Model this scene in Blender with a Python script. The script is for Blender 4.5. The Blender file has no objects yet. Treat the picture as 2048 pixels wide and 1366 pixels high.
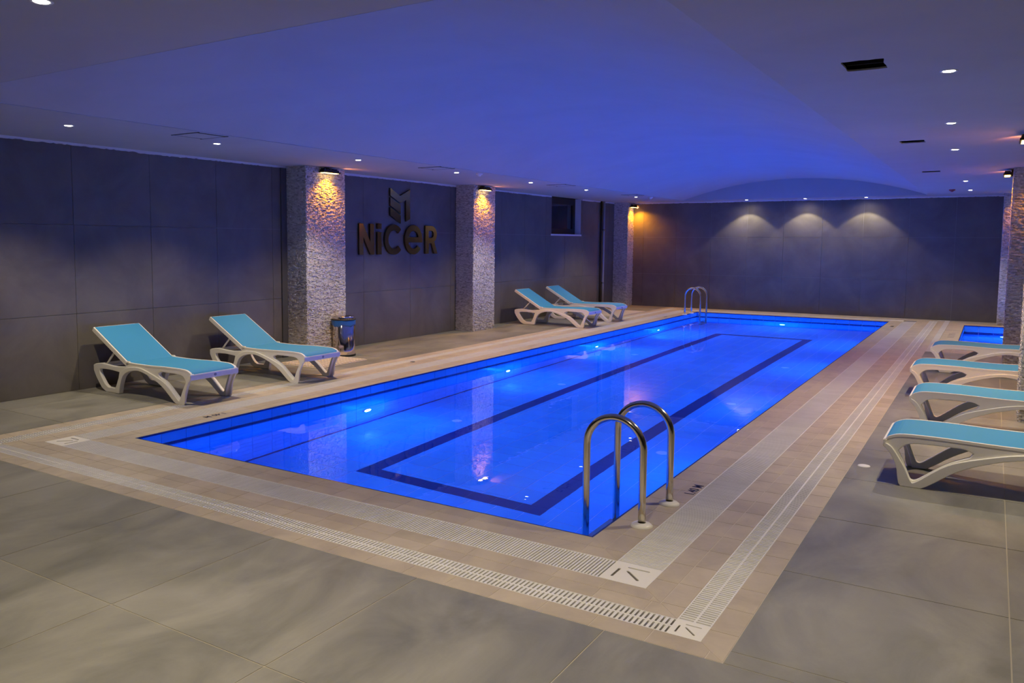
import bpy, bmesh, math, random
from mathutils import Vector, Matrix
random.seed(7)
U = 1.25                       # plan units -> metres
C = bpy.context.scene.collection
S = bpy.context.scene

# ------------------------------------------------------------------ camera, world, exposure
cam_d = bpy.data.cameras.new('camera'); cam = bpy.data.objects.new('camera', cam_d); C.objects.link(cam)
fw = Vector((-0.54286, 0.83542, -0.08585)); ri = Vector((0.83826, 0.54524, 0.00525)); up = Vector((-0.05119, 0.06911, 0.99629))
M = Matrix((ri, up, -fw)).transposed().to_4x4(); M.translation = Vector((1.7552, -4.0303, 1.6)) * U
cam.matrix_world = M
cam_d.sensor_width = 36; cam_d.lens = 1634.0 / 2048 * 36
cam_d.shift_x = 101.7 / 2048; cam_d.shift_y = -57.9 / 2048
cam_d.clip_start = 0.05; cam_d.clip_end = 200
S.camera = cam
w = bpy.data.worlds.new('night'); S.world = w; w.use_nodes = True
w.node_tree.nodes['Background'].inputs[0].default_value = (0.02, 0.03, 0.06, 1)
w.node_tree.nodes['Background'].inputs[1].default_value = 0.15
S.view_settings.view_transform = 'Standard'; S.view_settings.look = 'None'
S.view_settings.gamma = 1; S.view_settings.use_curve_mapping = False
S.view_settings.exposure = 0.0
S.cycles.max_bounces = 10; S.cycles.diffuse_bounces = 5; S.cycles.glossy_bounces = 4
S.cycles.transmission_bounces = 8; S.cycles.sample_clamp_indirect = 4.0
S.cycles.use_denoising = True
try: S.cycles.denoiser = 'OPENIMAGEDENOISE'
except Exception: pass

# light levels (the fixtures themselves are built further down and use these)
E_SPOT = 240.0; E_SPOT_FAR = 75.0; C_SPOT = (1.0, 0.85, 0.61)
E_POOL = 275.0; C_POOL = (0.004, 0.09, 1.0); C_HALO = (0.004, 0.20, 1.0)
E_SCONCE = 140.0; E_SCONCE_UP = 15.0; C_SCONCE = (1.0, 0.36, 0.008)

def lamp(kind, name, loc, energy, color, direction=None, radius=0.03, size=None, blend=0.3, mis=True):
    l = bpy.data.lights.new(name, kind); l.energy = energy; l.color = color
    l.shadow_soft_size = radius * U
    if kind == 'SPOT': l.spot_size = size; l.spot_blend = blend
    l.cycles.use_multiple_importance_sampling = mis
    o = bpy.data.objects.new(name, l); C.objects.link(o); o.location = Vector(loc) * U
    if direction is not None: o.rotation_euler = Vector(direction).to_track_quat('-Z', 'Y').to_euler()
    return o

# ------------------------------------------------------------------ sizes (plan units)
W, L = 4.02, 15.01             # pool: x -W..0, y 0..L
XL, XR, YF, YN, HC = -6.40, 5.4, 16.03, -7.2, 2.615
ZW, ZF = -0.12, -1.32          # water surface, pool floor
G1, G2, G3, G4, G5 = 0.24, 0.478, 0.70, 0.845, 0.965
CAM = Vector((1.755, -4.03, 1.6))

# ------------------------------------------------------------------ materials
def mat(name, col=(0.8, 0.8, 0.8), rough=0.5, metal=0.0, spec=0.5, emis=None, estr=0.0):
    m = bpy.data.materials.new(name); m.use_nodes = True
    b = m.node_tree.nodes['Principled BSDF']
    b.inputs['Base Color'].default_value = (*col, 1); b.inputs['Roughness'].default_value = rough
    b.inputs['Metallic'].default_value = metal; b.inputs['Specular IOR Level'].default_value = spec
    if emis: b.inputs['Emission Color'].default_value = (*emis, 1); b.inputs['Emission Strength'].default_value = estr
    return m
def nd(m, t, **k):
    n = m.node_tree.nodes.new(t)
    for a, v in k.items(): setattr(n, a, v)
    return n
def cloudy(m, c1, c2, scale=2.0, stretch=(1, 1, 1), detail=6, tone=0.10, bump=0.0, rough=None, distort=0.6):
    """colour from soft noise, one tone step per piece (object random + a per-piece face attribute)"""
    nt = m.node_tree; b = nt.nodes['Principled BSDF']
    geo = nd(m, 'ShaderNodeNewGeometry'); mp = nd(m, 'ShaderNodeMapping'); mp.inputs['Scale'].default_value = stretch
    nt.links.new(geo.outputs['Position'], mp.inputs[0])
    no = nd(m, 'ShaderNodeTexNoise'); no.inputs['Scale'].default_value = scale; no.inputs['Detail'].default_value = detail
    no.inputs['Roughness'].default_value = 0.62; no.inputs['Distortion'].default_value = distort
    nt.links.new(mp.outputs[0], no.inputs['Vector'])
    rp = nd(m, 'ShaderNodeValToRGB'); e = rp.color_ramp.elements
    e[0].position = 0.32; e[0].color = (*c1, 1); e[1].position = 0.68; e[1].color = (*c2, 1)
    nt.links.new(no.outputs[0], rp.inputs[0])
    oi = nd(m, 'ShaderNodeObjectInfo'); at = nd(m, 'ShaderNodeAttribute', attribute_name='tone')
    ad = nd(m, 'ShaderNodeMath', operation='ADD'); fr = nd(m, 'ShaderNodeMath', operation='FRACT')
    nt.links.new(oi.outputs['Random'], ad.inputs[0]); nt.links.new(at.outputs['Fac'], ad.inputs[1]); nt.links.new(ad.outputs[0], fr.inputs[0])
    mr = nd(m, 'ShaderNodeMapRange'); mr.inputs['To Min'].default_value = 1 - tone; mr.inputs['To Max'].default_value = 1 + tone
    nt.links.new(fr.outputs[0], mr.inputs['Value'])
    mx = nd(m, 'ShaderNodeVectorMath', operation='MULTIPLY')
    nt.links.new(rp.outputs[0], mx.inputs[0]); nt.links.new(mr.outputs[0], mx.inputs[1])
    nt.links.new(mx.outputs[0], b.inputs['Base Color'])
    if rough:
        r2 = nd(m, 'ShaderNodeMapRange'); r2.inputs['To Min'].default_value = rough[0]; r2.inputs['To Max'].default_value = rough[1]
        nt.links.new(no.outputs[0], r2.inputs['Value']); nt.links.new(r2.outputs[0], b.inputs['Roughness'])
    if bump:
        n2 = nd(m, 'ShaderNodeTexNoise'); n2.inputs['Scale'].default_value = 60; n2.inputs['Detail'].default_value = 4
        nt.links.new(geo.outputs['Position'], n2.inputs['Vector'])
        bp = nd(m, 'ShaderNodeBump'); bp.inputs['Strength'].default_value = bump; bp.inputs['Distance'].default_value = 0.004
        nt.links.new(n2.outputs[0], bp.inputs['Height']); nt.links.new(bp.outputs[0], b.inputs['Normal'])
    return m

m_floor = cloudy(mat('grey porcelain floor', rough=0.4), (0.160, 0.157, 0.132), (0.300, 0.288, 0.245), 1.3, (1.5, 0.8, 1), 10, 0.05, 0.08, (0.34, 0.55))
m_floorgrout = mat('pale floor grout', (0.40, 0.36, 0.28), 0.8)
m_wall = cloudy(mat('dark grey wall tile', rough=0.5), (0.100, 0.090, 0.077), (0.158, 0.142, 0.122), 1.3, (1, 1, 1), 8, 0.04, 0.08, (0.42, 0.6))
m_wallgrout = mat('wall grout', (0.26, 0.25, 0.24), 0.8)
m_deck = cloudy(mat('beige deck tile', rough=0.5), (0.40, 0.335, 0.25), (0.52, 0.44, 0.335), 3.0, (1.0, 1.0, 1), 6, 0.05, 0.10, (0.42, 0.62))
m_deckgrout = mat('deck grout', (0.60, 0.54, 0.45), 0.8)
m_grate = cloudy(mat('white grate plastic', rough=0.45), (0.68, 0.66, 0.62), (0.76, 0.74, 0.71), 2.0, tone=0.04)
m_plate = mat('white corner plate', (0.80, 0.77, 0.70), 0.4)
m_channel = mat('channel shade grey', (0.17, 0.15, 0.125), 0.9)
m_ceil = cloudy(mat('ceiling paint', rough=0.85), (0.42, 0.42, 0.43), (0.46, 0.46, 0.47), 0.8, tone=0.0, bump=0.04)
m_white = mat('white paint', (0.72, 0.72, 0.74), 0.7)
m_ptile = cloudy(mat('light blue pool tile', rough=0.22), (0.06, 0.40, 0.84), (0.08, 0.46, 0.90), 2.0, tone=0.05)
m_pnavy = mat('navy pool tile', (0.012, 0.03, 0.17), 0.22)
m_pgrout = mat('pool grout', (0.60, 0.82, 1.0), 0.7)
m_navyink = mat('navy lettering', (0.012, 0.012, 0.06), 0.5)
m_steel = mat('brushed steel', (0.62, 0.57, 0.48), 0.17, 1.0)
m_mirror = mat('polished steel', (0.72, 0.66, 0.56), 0.09, 1.0)
m_dark = mat('black metal', (0.012, 0.011, 0.010), 0.5)
m_strip = mat('dark wall strip', (0.075, 0.07, 0.072), 0.8)
m_void = mat('dark duct', (0.005, 0.004, 0.004), 0.9)
m_plastic = mat('white resin', (0.88, 0.85, 0.78), 0.35)
m_badge = mat('grey badge', (0.30, 0.30, 0.36), 0.4)
m_bag = mat('blue bin liner', (0.02, 0.16, 0.50), 0.3)
m_redp = mat('dark red plastic', (0.25, 0.03, 0.03), 0.4)
m_pipe = mat('grey pipe', (0.33, 0.33, 0.35), 0.35)
m_glassd = mat('dark window glass', (0.012, 0.018, 0.022), 0.04, spec=0.6)
m_bronze = mat('polished bronze', (0.50, 0.33, 0.12), 0.13, 1.0)
m_bronzeedge = mat('dark bronze edge', (0.05, 0.03, 0.015), 0.4, 0.6)
m_lampglow = mat('downlight glow', (1, 1, 1), emis=(1.0, 0.93, 0.82), estr=28)
m_poolglow = mat('pool lamp glow', (1, 1, 1), emis=(0.25, 0.85, 1.0), estr=26)
m_sconceglow = mat('sconce glow', (1, 1, 1), emis=(1.0, 0.62, 0.12), estr=9)
for m in (m_lampglow, m_poolglow, m_sconceglow): m.cycles.emission_sampling = 'NONE'
m_mat = mat('beige duckboard', (0.78, 0.68, 0.54), 0.55)

# split-face stone
m_stone = mat('split face stone', rough=0.8)
nt = m_stone.node_tree
at = nd(m_stone, 'ShaderNodeAttribute', attribute_name='tone'); rp = nd(m_stone, 'ShaderNodeValToRGB')
e = rp.color_ramp.elements; e[0].position = 0.0; e[0].color = (0.38, 0.35, 0.32, 1); e[1].position = 0.22; e[1].color = (0.56, 0.52, 0.47, 1)
e3 = e.new(1.0); e3.color = (0.78, 0.74, 0.69, 1)
nt.links.new(at.outputs['Fac'], rp.inputs[0])
no = nd(m_stone, 'ShaderNodeTexNoise'); no.inputs['Scale'].default_value = 45; no.inputs['Detail'].default_value = 6
geo = nd(m_stone, 'ShaderNodeNewGeometry'); nt.links.new(geo.outputs['Position'], no.inputs['Vector'])
mr = nd(m_stone, 'ShaderNodeMapRange'); mr.inputs['To Min'].default_value = 0.75; mr.inputs['To Max'].default_value = 1.2; nt.links.new(no.outputs[0], mr.inputs['Value'])
vm = nd(m_stone, 'ShaderNodeVectorMath', operation='MULTIPLY'); nt.links.new(rp.outputs[0], vm.inputs[0]); nt.links.new(mr.outputs[0], vm.inputs[1])
nt.links.new(vm.outputs[0], nt.nodes['Principled BSDF'].inputs['Base Color'])
bp = nd(m_stone, 'ShaderNodeBump'); bp.inputs['Strength'].default_value = 0.8; bp.inputs['Distance'].default_value = 0.012
nt.links.new(no.outputs[0], bp.inputs['Height']); nt.links.new(bp.outputs[0], nt.nodes['Principled BSDF'].inputs['Normal'])

# woven sling fabric
m_fabric = mat('turquoise sling mesh', (0.045, 0.30, 0.46), 0.75)
nt = m_fabric.node_tree; tc = nd(m_fabric, 'ShaderNodeTexCoord'); wv = nd(m_fabric, 'ShaderNodeTexChecker'); wv.inputs['Scale'].default_value = 260
wv.inputs['Color1'].default_value = (0.030, 0.235, 0.47, 1); wv.inputs['Color2'].default_value = (0.050, 0.33, 0.60, 1)
nt.links.new(tc.outputs['Object'], wv.inputs['Vector']); nt.links.new(wv.outputs[0], nt.nodes['Principled BSDF'].inputs['Base Color'])

# water: clear refracting surface with a slight ripple
m_water = bpy.data.materials.new('pool water'); m_water.use_nodes = True
nt = m_water.node_tree; nt.nodes.clear()
g = nt.nodes.new('ShaderNodeBsdfGlass'); g.inputs['IOR'].default_value = 1.333; g.inputs['Roughness'].default_value = 0.0
g.inputs['Color'].default_value = (0.93, 0.98, 1.0, 1)
out = nt.nodes.new('ShaderNodeOutputMaterial'); geo = nt.nodes.new('ShaderNodeNewGeometry')
n1 = nt.nodes.new('ShaderNodeTexNoise'); n1.inputs['Scale'].default_value = 1.6; n1.inputs['Detail'].default_value = 3
bp = nt.nodes.new('ShaderNodeBump'); bp.inputs['Strength'].default_value = 0.10; bp.inputs['Distance'].default_value = 0.02
nt.links.new(geo.outputs['Position'], n1.inputs['Vector']); nt.links.new(n1.outputs[0], bp.inputs['Height'])
nt.links.new(bp.outputs[0], g.inputs['Normal']); nt.links.new(g.outputs[0], out.inputs[0])

# ------------------------------------------------------------------ helpers
def link(name, me, m, parent=None, loc=(0, 0, 0)):
    o = bpy.data.objects.new(name, me); C.objects.link(o); o.location = Vector(loc) * U
    if m is not None and len(me.materials) == 0: me.materials.append(m)
    if parent: o.parent = parent
    return o
def from_bm(bm, smooth=False):
    me = bpy.data.meshes.new('m'); bm.transform(Matrix.Scale(U, 4)); bm.normal_update(); bm.to_mesh(me); bm.free()
    if smooth:
        for p in me.polygons: p.use_smooth = True
    return me
def obj(name, bm, m, parent=None, loc=(0, 0, 0), smooth=False): return link(name, from_bm(bm, smooth), m, parent, loc)
BOXV = [(0,0,0),(1,0,0),(1,1,0),(0,1,0),(0,0,1),(1,0,1),(1,1,1),(0,1,1)]
BOXF = [(0,3,2,1),(4,5,6,7),(0,1,5,4),(1,2,6,5),(2,3,7,6),(3,0,4,7)]
_cache = {}
def boxmesh(dx, dy, dz, m):
    k = (round(dx, 4), round(dy, 4), round(dz, 4), m.name)
    if k not in _cache:
        me = bpy.data.meshes.new('piece'); me.from_pydata([(v[0]*dx*U, v[1]*dy*U, v[2]*dz*U) for v in BOXV], [], BOXF); me.materials.append(m); _cache[k] = me
    return _cache[k]
def box(name, x0, x1, y0, y1, z0, z1, m, parent=None):
    return link(name, boxmesh(x1-x0, y1-y0, z1-z0, m), m, parent, (x0, y0, z0))
class Many:                                                    # many boxes / prisms joined into ONE mesh
    def __init__(s): s.v = []; s.f = []; s.t = []
    def box(s, x0, x1, y0, y1, z0, z1):
        n = len(s.v); s.v += [((x0+(x1-x0)*a)*U, (y0+(y1-y0)*b)*U, (z0+(z1-z0)*c)*U) for a, b, c in BOXV]
        s.f += [tuple(i+n for i in f) for f in BOXF]; s.t += [random.random()]*6
    def poly(s, pts, z0, z1):
        n = len(s.v); k = len(pts); s.v += [(p[0]*U, p[1]*U, z0*U) for p in pts] + [(p[0]*U, p[1]*U, z1*U) for p in pts]
        fs = [tuple(n+k+i for i in range(k)), tuple(n+k-1-i for i in range(k))] + [(n+i, n+(i+1) % k, n+k+(i+1) % k, n+k+i) for i in range(k)]
        s.f += fs; s.t += [random.random()]*len(fs)
    def build(s, name, m, parent=None, kind=None, loc=(0, 0, 0)):
        if not s.f: return None
        me = bpy.data.meshes.new('m'); me.from_pydata(s.v, [], s.f); a = me.attributes.new('tone', 'FLOAT', 'FACE'); a.data.foreach_set('value', s.t)
        o = link(name, me, m, parent, loc)
        if kind: o['kind'] = kind
        return o
def empty(name, loc=(0, 0, 0), rz=0):
    o = bpy.data.objects.new(name, None); C.objects.link(o); o.location = Vector(loc) * U; o.rotation_euler.z = rz; o.empty_display_size = 0.1; return o
def tag(o, label, cat=None, group=None):
    o['label'] = label
    if cat: o['category'] = cat
    if group: o['group'] = group
    return o
def structure(o): o['kind'] = 'structure'; return o
def copy_tree(o, parent=None):
    c = o.copy(); C.objects.link(c); c.parent = parent
    for ch in [x for x in all_children.get(o.name, [])]: copy_tree(ch, c)
    return c
all_children = {}
def index_children(o):
    def rec(p):
        ch = [x for x in C.objects if x.parent == p]; all_children[p.name] = ch
        for c in ch: rec(c)
    rec(o)
def clip(poly, a, b, c):                                       # keep a*x + b*y <= c
    out = []
    for i in range(len(poly)):
        p, q = poly[i], poly[(i+1) % len(poly)]; dp = a*p[0]+b*p[1]-c; dq = a*q[0]+b*q[1]-c
        if dp <= 0: out.append(p)
        if (dp < 0 < dq) or (dq < 0 < dp):
            t = dp/(dp-dq); out.append((p[0]+(q[0]-p[0])*t, p[1]+(q[1]-p[1])*t))
    return out
def area(p): return abs(sum(p[i][0]*p[(i+1) % len(p)][1]-p[(i+1) % len(p)][0]*p[i][1] for i in range(len(p)))/2)
def tiles(parent, polys, z0, z1, m, nsingle, name='tile'):     # nearest nsingle as parts, the rest joined
    polys = [p for p in polys if len(p) > 2 and area(p) > 2e-4]
    polys.sort(key=lambda p: (sum(q[0] for q in p)/len(p)-CAM.x)**2 + (sum(q[1] for q in p)/len(p)-CAM.y)**2)
    for p in polys[:nsingle]:
        xs = [q[0] for q in p]; ys = [q[1] for q in p]; x0, x1, y0, y1 = min(xs), max(xs), min(ys), max(ys)
        if len(p) == 4 and abs(area(p)-(x1-x0)*(y1-y0)) < 1e-6: box(name, x0, x1, y0, y1, z0, z1, m, parent)
        else:
            mm = Many(); mm.poly([(q[0]-x0, q[1]-y0) for q in p], 0, z1-z0); mm.build(name, m, parent, loc=(x0, y0, z0))
    r = Many()
    for p in polys[nsingle:]: r.poly(p, z0, z1)
    r.build(name, m, parent, 'stuff')
def lathe(prof, seg=32):
    bm = bmesh.new(); rings = []
    for r, z in prof:
        rings.append([bm.verts.new((r*math.cos(2*math.pi*i/seg), r*math.sin(2*math.pi*i/seg), z)) for i in range(seg)] if r > 1e-6 else [bm.verts.new((0, 0, z))])
    for a, b in zip(rings, rings[1:]):
        for i in range(seg):
            j = (i+1) % seg
            if len(a) == 1 and len(b) == 1: continue
            if len(a) == 1: bm.faces.new((a[0], b[j], b[i]))
            elif len(b) == 1: bm.faces.new((a[i], a[j], b[0]))
            else: bm.faces.new((a[i], a[j], b[j], b[i]))
    bmesh.ops.recalc_face_normals(bm, faces=bm.faces)
    return bm
def tube(pts, r, seg=16, cap=True):
    bm = bmesh.new(); pts = [Vector(p) for p in pts]; rings = []; nrm = None
    for i, p in enumerate(pts):
        t = (pts[min(i+1, len(pts)-1)]-pts[max(i-1, 0)]).normalized()
        if nrm is None: nrm = t.orthogonal().normalized()
        nrm = (nrm - t*nrm.dot(t)).normalized(); b = t.cross(nrm)
        rings.append([bm.verts.new(p+(nrm*math.cos(2*math.pi*k/seg)+b*math.sin(2*math.pi*k/seg))*r) for k in range(seg)])
    for a, b in zip(rings, rings[1:]):
        for k in range(seg): bm.faces.new((a[k], a[(k+1) % seg], b[(k+1) % seg], b[k]))
    if cap: bm.faces.new(rings[0][::-1]); bm.faces.new(rings[-1])
    bmesh.ops.recalc_face_normals(bm, faces=bm.faces)
    return bm
def curve_mesh(loops, extrude, bevel=0.0, res=2):
    """filled flat shape (outer loops and holes) in its own xy plane, half thickness = extrude, rounded edges; returns a mesh"""
    cu = bpy.data.curves.new('c', 'CURVE'); cu.dimensions = '2D'; cu.fill_mode = 'BOTH'
    for lp in loops:
        s = cu.splines.new('POLY'); s.points.add(len(lp)-1); s.use_cyclic_u = True
        for p, q in zip(s.points, lp): p.co = (q[0]*U, q[1]*U, 0, 1)
    cu.extrude = extrude*U; cu.bevel_depth = bevel*U; cu.bevel_resolution = res; cu.offset = -bevel*U
    o = bpy.data.objects.new('c', cu); C.objects.link(o); bpy.context.view_layer.update()
    me = bpy.data.meshes.new_from_object(o.evaluated_get(bpy.context.evaluated_depsgraph_get()))
    bpy.data.objects.remove(o); bpy.data.curves.remove(cu)
    return me
def text_mesh(body, size, extrude):
    cu = bpy.data.curves.new('t', 'FONT'); cu.body = body; cu.size = size*U; cu.extrude = extrude*U; cu.align_x = 'CENTER'; cu.align_y = 'CENTER'; cu.offset = 0.0015*U
    o = bpy.data.objects.new('t', cu); C.objects.link(o); bpy.context.view_layer.update()
    me = bpy.data.meshes.new_from_object(o.evaluated_get(bpy.context.evaluated_depsgraph_get()))
    bpy.data.objects.remove(o); bpy.data.curves.remove(cu)
    return me
def smooth_path(pts, n=6):
    """Catmull-Rom through points"""
    out = []
    for i in range(len(pts)-1):
        p0, p1, p2, p3 = pts[max(i-1, 0)], pts[i], pts[i+1], pts[min(i+2, len(pts)-1)]
        for k in range(n):
            t = k/n; out.append(tuple(0.5*((2*b)+(-a+c)*t+(2*a-5*b+4*c-d)*t*t+(-a+3*b-3*c+d)*t**3) for a, b, c, d in zip(p0, p1, p2, p3)))
    out.append(tuple(pts[-1])); return out

# ------------------------------------------------------------------ floor: grey porcelain slabs
KX0, KX1, KY0, KY1 = 1.33, 4.6, 11.2, 15.06                    # small pool
floor = structure(empty('floor')); tag(floor, 'grey porcelain floor slabs around the pool deck')
gt = 0.003
DX0, DX1, DY0 = -W-1.007, G5, -G5                              # deck outer edges
def slabs(xs, ys, holes=()):
    out = []
    for a, b in zip(xs, xs[1:]):
        for c, d in zip(ys, ys[1:]):
            r = [(a+gt, c+gt, b-gt, d-gt)]
            for h in holes:
                nr = []
                for q in r:
                    if q[2] <= h[0] or q[0] >= h[2] or q[3] <= h[1] or q[1] >= h[3]: nr.append(q); continue
                    if q[0] < h[0]: nr.append((q[0], q[1], h[0], q[3]))
                    if q[2] > h[2]: nr.append((h[2], q[1], q[2], q[3]))
                    x0, x1 = max(q[0], h[0]), min(q[2], h[2])
                    if q[1] < h[1]: nr.append((x0, q[1], x1, h[1]))
                    if q[3] > h[3]: nr.append((x0, h[3], x1, q[3]))
                r = nr
            out += [[(q[0], q[1]), (q[2], q[1]), (q[2], q[3]), (q[0], q[3])] for q in r]
    return out
def rng(a, b, start, step):
    v = [a]; k = math.ceil((a-start)/step+1e-6)
    while start+k*step < b-1e-3:
        if start+k*step > a+1e-3: v.append(start+k*step)
        k += 1
    return v+[b]
P = 0.955
sl = slabs(rng(XL, XR, -0.475, P), rng(YN, DY0, DY0, 0.985))
sl += slabs(rng(DX1, XR, DX1-0.028, P), rng(DY0, YF, 0.105-0.96, 0.96), [(0.85, 10.0, XR, YF)])
sl += slabs([XL, -5.98, DX0], rng(DY0, YF, 0.0, 0.96))
tiles(floor, sl, -0.03, 0.0, m_floor, 300)
mm = Many(); mm.box(XL, XR, YN, DY0, -0.06, -0.002); mm.box(DX1, XR, DY0, 10.0, -0.06, -0.002); mm.box(XL, DX0, DY0, YF, -0.06, -0.002)
mm.build('grout', m_floorgrout, floor)

# ------------------------------------------------------------------ pool deck: beige tiles in bands, mitred at the corners
deck = structure(empty('pool_deck')); deck['label'] = 'beige tiled deck band around the swimming pool'
def ring_band(side, a, b, nrow, length, far_lim=None):
    """side n/r/l/f; band from offset a to b outside the pool edge, nrow rows"""
    out = []; rw = (b-a)/nrow; g = 0.0018
    for r in range(nrow):
        o0, o1 = a+r*rw+g, a+(r+1)*rw-g; off = 0.5*length*(r % 2)
        if side in 'nf':
            s0, s1 = -W-o1, o1
            k = s0-off
            while k < s1:
                x0, x1 = max(k+g, s0), min(k+length-g, s1)
                if x1-x0 > 0.01:
                    p = [(x0, -o1), (x1, -o1), (x1, -o0), (x0, -o0)]
                    p = clip(p, 1, 1, -g); p = clip(p, -1, 1, W-g)            # mitres x<=-y, -x<=W-y
                    if side == 'f': p = [(q[0], L-q[1]) for q in p][::-1]
                    out.append(p)
                k += length
        else:
            k = -o1-off
            while k < L+o1:
                y0, y1 = max(k+g, -o1), min(k+length-g, L+min(o1, YF-L))
                if y1-y0 > 0.01:
                    p = [(o0, y0), (o1, y0), (o1, y1), (o0, y1)]
                    p = clip(p, -1, -1, -g); p = clip(p, -1, 1, L-g)
                    if side == 'l': p = [(-W-q[0], q[1]) for q in p][::-1]
                    out.append(p)
                k += length
    return out
dt = []
for sd in 'nrlf':
    dt += ring_band(sd, 0.0, G1, 2, 0.245); dt += ring_band(sd, G2, G3, 2, 0.245)
    if sd != 'f': dt += ring_band(sd, G4, G5 if sd != 'l' else 1.007, 1, 0.245)
for x0, x1, dx in [(-W-G4, G4, 0.245)]:                        # far side: plain tiles up to the wall
    k = x0
    while k < x1: dt.append([(k, L+G3+0.002), (min(k+dx, x1)-0.003, L+G3+0.002), (min(k+dx, x1)-0.003, YF), (k, YF)]); k += dx
# deck around the small pool
def plain(x0, x1, y0, y1, dx, dy):
    return [[(a+.0018, b+.0018), (c-.0018, b+.0018), (c-.0018, d-.0018), (a+.0018, d-.0018)] for a, c in zip(rng(x0, x1, x0, dx), rng(x0, x1, x0, dx)[1:]) for b, d in zip(rng(y0, y1, y0, dy), rng(y0, y1, y0, dy)[1:])]
dt += plain(1.06, KX0, 10.0, YF, 0.12, 0.245) + plain(KX0, XR, KY1, YF, 0.245, 0.12) + plain(KX0, XR, 10.0, KY0, 0.245, 0.12)
dt += plain(KX1, XR, KY0, KY1, 0.245, 0.12)
tiles(deck, dt, -0.03, 0.0, m_deck, 300)
mm = Many()
for a, b in ((0, G1), (G2, G3), (G4, G5)):
    mm.box(-W-b, b, -b, -a, -0.05, -0.0015)
    mm.box(a, b, -a, YF, -0.05, -0.0015); mm.box(-W-b-(0.042 if b == G5 else 0), -W-a, -b if b == G5 else -a, YF, -0.05, -0.0015)
mm.box(-W-G1, G1, L, L+G1, -0.05, -0.0016); mm.box(-W-G3, G3, L+G2, YF, -0.05, -0.0016)
mm.box(1.06, KX0, 10.0, YF, -0.05, -0.0015); mm.box(KX0, XR, KY1, YF, -0.05, -0.0015); mm.box(KX0, XR, 10.0, KY0, -0.05, -0.0015); mm.box(KX1, XR, KY0, KY1, -0.05, -0.0015)
mm.build('grout', m_deckgrout, deck)
mm = Many()
for a, b in ((G1, G2), (G3, G4)):
    mm.box(-W-b, b, -b, -a, -0.07, -0.045); mm.box(a, b, -b, YF, -0.07, -0.045); mm.box(-W-b, -W-a, -b, YF, -0.07, -0.045)
mm.box(-W-G2, G2, L+G1, L+G2, -0.07, -0.045); mm.box(0.85, 1.06, 10.0, YF, -0.07, -0.045)
mm.build('drain_channel', m_channel, deck)

# ------------------------------------------------------------------ overflow grates
def grate(label, along, a0, a1, c0, c1, pitch, frac, nsingle, spine=False, name='overflow_grate'):
    """bars across the run. along 'x' or 'y'; run a0..a1, cross c0..c1"""
    o = empty(name, ((a0, c0, 0) if along == 'x' else (c0, a0, 0))); tag(o, label, 'drain grate', 'white drain grates in the pool deck')
    wd = c1-c0; n = int((a1-a0)/pitch); pitch = (a1-a0)/n; r = Many(); e = 0.006
    order = sorted(range(n), key=lambda i: (Vector((a0+i*pitch, (c0+c1)/2)) - (Vector((CAM.x, CAM.y)) if along == 'x' else Vector((CAM.y, CAM.x)))).length)
    single = set(order[:nsingle])
    for i in range(n):
        s0 = i*pitch; s1 = s0+pitch*frac
        q = (s0, s1, e, wd-e) if along == 'x' else (e, wd-e, s0, s1)
        if i in single: box('bar', *q, -0.022, -0.0005, m_grate, o)
        else: r.box(*q, -0.022, -0.0005)
    r.build('bar', m_grate, o, 'stuff')
    rails = [(0, e), (wd-e, wd)] + ([(wd/2-0.005, wd/2+0.005)] if spine else [])
    for k, (u, v) in enumerate(rails):
        q = (0, a1-a0, u, v) if along == 'x' else (u, v, 0, a1-a0)
        box('rail', *q, -0.024, 0.0 if k < 2 else -0.0002, m_grate, o)
    return o
grate('wide slotted drain grate in the deck on the near side of the pool', 'x', -W-G1, G1, -G2, -G1, 0.0178, 0.58, 280)
grate('narrow two-row drain grate on the near side, outside the wide one', 'x', -W-G3, G3, -G4, -G3, 0.0226, 0.60, 260, True)
grate('wide slotted drain grate beside the ladder on the lounger side', 'y', -G1, L+G1, G1, G2, 0.0178, 0.55, 200)
grate('narrow two-row drain grate nearest the right-hand loungers', 'y', -G3, YF, G3, G4, 0.0215, 0.55, 200, True)
grate('wide slotted drain grate on the sign wall side of the pool', 'y', -G1, L+G1, -W-G2, -W-G1, 0.0178, 0.56, 120)
grate('narrow two-row drain grate at the feet of the sign wall loungers', 'y', -G3, YF, -W-G4, -W-G3, 0.0215, 0.56, 120, True)
grate('wide drain grate across the far end of the pool', 'x', -W-G1, G1, L+G1, L+G2, 0.0178, 0.6, 0)
grate('drain grate beside the small pool at the far right', 'y', 10.0, YF, 0.86, 1.055, 0.0178, 0.62, 0)
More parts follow.
